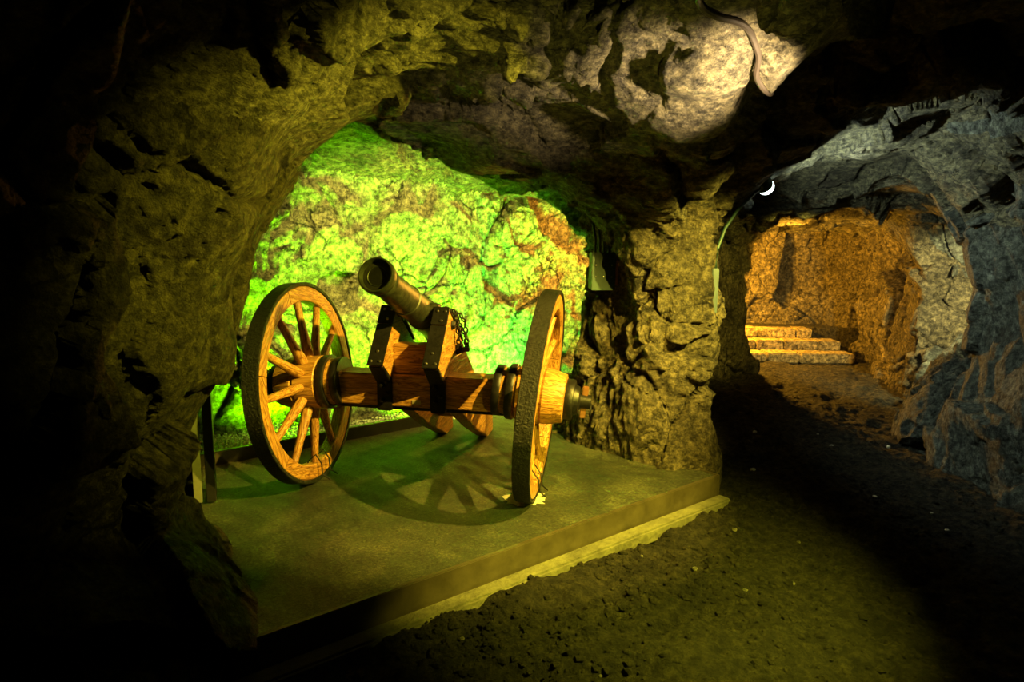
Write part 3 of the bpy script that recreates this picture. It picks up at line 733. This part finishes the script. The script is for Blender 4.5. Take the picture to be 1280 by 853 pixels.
# ------------------------------------------------------------------ cable along the edge of the ceiling bulge
cp = [(.62, 2.5), (.68, 2.72), (.80, 2.78), (.92, 2.84), (1.0, 2.95), (1.02, 3.05), (1.12, 3.12), (1.16, 3.25), (1.15, 3.4)]
bm = bmesh.new(); pts = []
for a, b in zip(cp, cp[1:]):
    for k in range(6):
        x = a[0]+(b[0]-a[0])*k/6; y = a[1]+(b[1]-a[1])*k/6
        pts.append(snap((x, y, 1.6), (0, 0, 1), (x, y, 2.6))+Vector((0, 0, -.018)))
for _ in range(3): pts = [pts[0]]+[(pts[i-1]+pts[i]*2+pts[i+1])/4 for i in range(1, len(pts)-1)]+[pts[-1]]
tube(bm, pts, .013, 8)
tag(obj('ceiling_cable', bm, M['cable'], None, True), 'dark cable winding along the bright rock bulge of the ceiling', 'cable')

# ------------------------------------------------------------------ stone steps at the end of the passage
st = thing('stone_steps', 'three worn stone steps lit orange at the far end of the passage', 'steps', (3.9, 9.6, 0), R(-2))
rows = [(0.0, .36, 0, .135, -1.15, 1.0), (.33, .70, 0, .27, -1.2, .92), (.66, 1.0, 0, .41, -1.25, .62)]
for y0, y1, z0, z1, xa, xb in rows:
    x = xa
    while x < xb-.05:
        w_ = min(random.uniform(.34, .62), xb-x)
        if xb-x-w_ < .2: w_ = xb-x
        bm = bmesh.new(); box(bm, x+.005, x+w_-.005, y0+random.uniform(-.012, .012), y1, z1-.135, z1+random.uniform(-.006, .006), .014); obj('step_stone', bm, M['stone_step'], st)
        x += w_
bm = bmesh.new(); box(bm, -1.6, 1.6, .9, 1.75, -.05, .405, .02); obj('landing', bm, M['dirt'], st)
bm = bmesh.new(); box(bm, -1.2, .9, .30, 1.0, -.05, .12, .02); obj('rubble_core', bm, M['dirt'], st)

# ------------------------------------------------------------------ loose stones
def stone(x, y, r, label, group=None, seed=0, z=.0, mat='concrete'):
    rnd = random.Random(seed); bm = bmesh.new(); bmesh.ops.create_icosphere(bm, subdivisions=2, radius=r)
    k1, k2 = rnd.uniform(.7, 1.2), rnd.uniform(.45, .7)
    for v in bm.verts: v.co = Vector((v.co.x*k1, v.co.y, v.co.z*k2))*(1+rnd.uniform(-.12, .12))
    tag(obj('loose_stone', bm, M[mat], None, False, (x, y, z+r*.3), (0, 0, rnd.uniform(0, 3))), label, 'stone', group)
rs = random.Random(5)
for k in range(9):
    x = rs.uniform(1.8, 3.3); y = rs.uniform(3.9, 6.2)
    stone(x, y, rs.uniform(.010, .022), 'small pale stone lying on the dark earth floor of the passage', 'stones on the passage floor', k, .01)
for k in range(12):
    a = rs.uniform(.2, 2.6); b = -rs.uniform(.14, 1.0)
    x, y, _ = pl(a, b)
    stone(x, y, rs.uniform(.008, .020), 'small stone on the trodden earth in front of the platform', 'stones before the platform', 50+k, .015, 'rock_pale')
stone(3.02, 8.45, .05, 'fist-sized stone lying at the foot of the far pillar', None, 91)

# clods of earth kicked up on the floor: nobody could count them
bm = bmesh.new(); rc = random.Random(12)
def fz(x, y):
    return float(FZ[int(round((x-hx[0])/.02))*len(hy)+int(round((y-hy[0])/.02))])
PH = (1+5**.5)/2
IV = [(-1, PH, 0), (1, PH, 0), (-1, -PH, 0), (1, -PH, 0), (0, -1, PH), (0, 1, PH), (0, -1, -PH), (0, 1, -PH), (PH, 0, -1), (PH, 0, 1), (-PH, 0, -1), (-PH, 0, 1)]
IF = [(0, 11, 5), (0, 5, 1), (0, 1, 7), (0, 7, 10), (0, 10, 11), (1, 5, 9), (5, 11, 4), (11, 10, 2), (10, 7, 6), (7, 1, 8), (3, 9, 4), (3, 4, 2), (3, 2, 6), (3, 6, 8), (3, 8, 9), (4, 9, 5), (2, 4, 11), (6, 2, 10), (8, 6, 7), (9, 8, 1)]
def clod(x, y, r):
    z = fz(x, y)+r*.05
    vs = [bm.verts.new((x+a*r*.55*rc.uniform(.6, 1.35), y+b*r*.55*rc.uniform(.6, 1.35), z+c*r*.36*rc.uniform(.6, 1.3))) for a, b, c in IV]
    for f in IF: bm.faces.new([vs[k] for k in f])
n = 0
while n < 5200:
    a = rc.uniform(-1.2, 3.3); b = -abs(rc.gauss(0, 1))*.75-.10
    x, y, _ = pl(a, b)
    if y < 1.9 or x < -1.1 or x > 2.6: continue
    if vnoise(np.array([[x*2.6, y*2.6, 3.0]]), 9)[0] < -.15 and rc.random() < .8: continue
    clod(x, y, .006+.020*rc.random()**3); n += 1
for k in range(1500):
    clod(rc.uniform(1.6, 3.2), rc.uniform(3.2, 7.5), .006+.02*rc.random()**3)
o = obj('earth_clods', bm, M['dirt'], None, False); o['kind'] = 'stuff'
tag(o, 'loose clods of dry earth scattered over the trodden floor before the platform', 'earth')
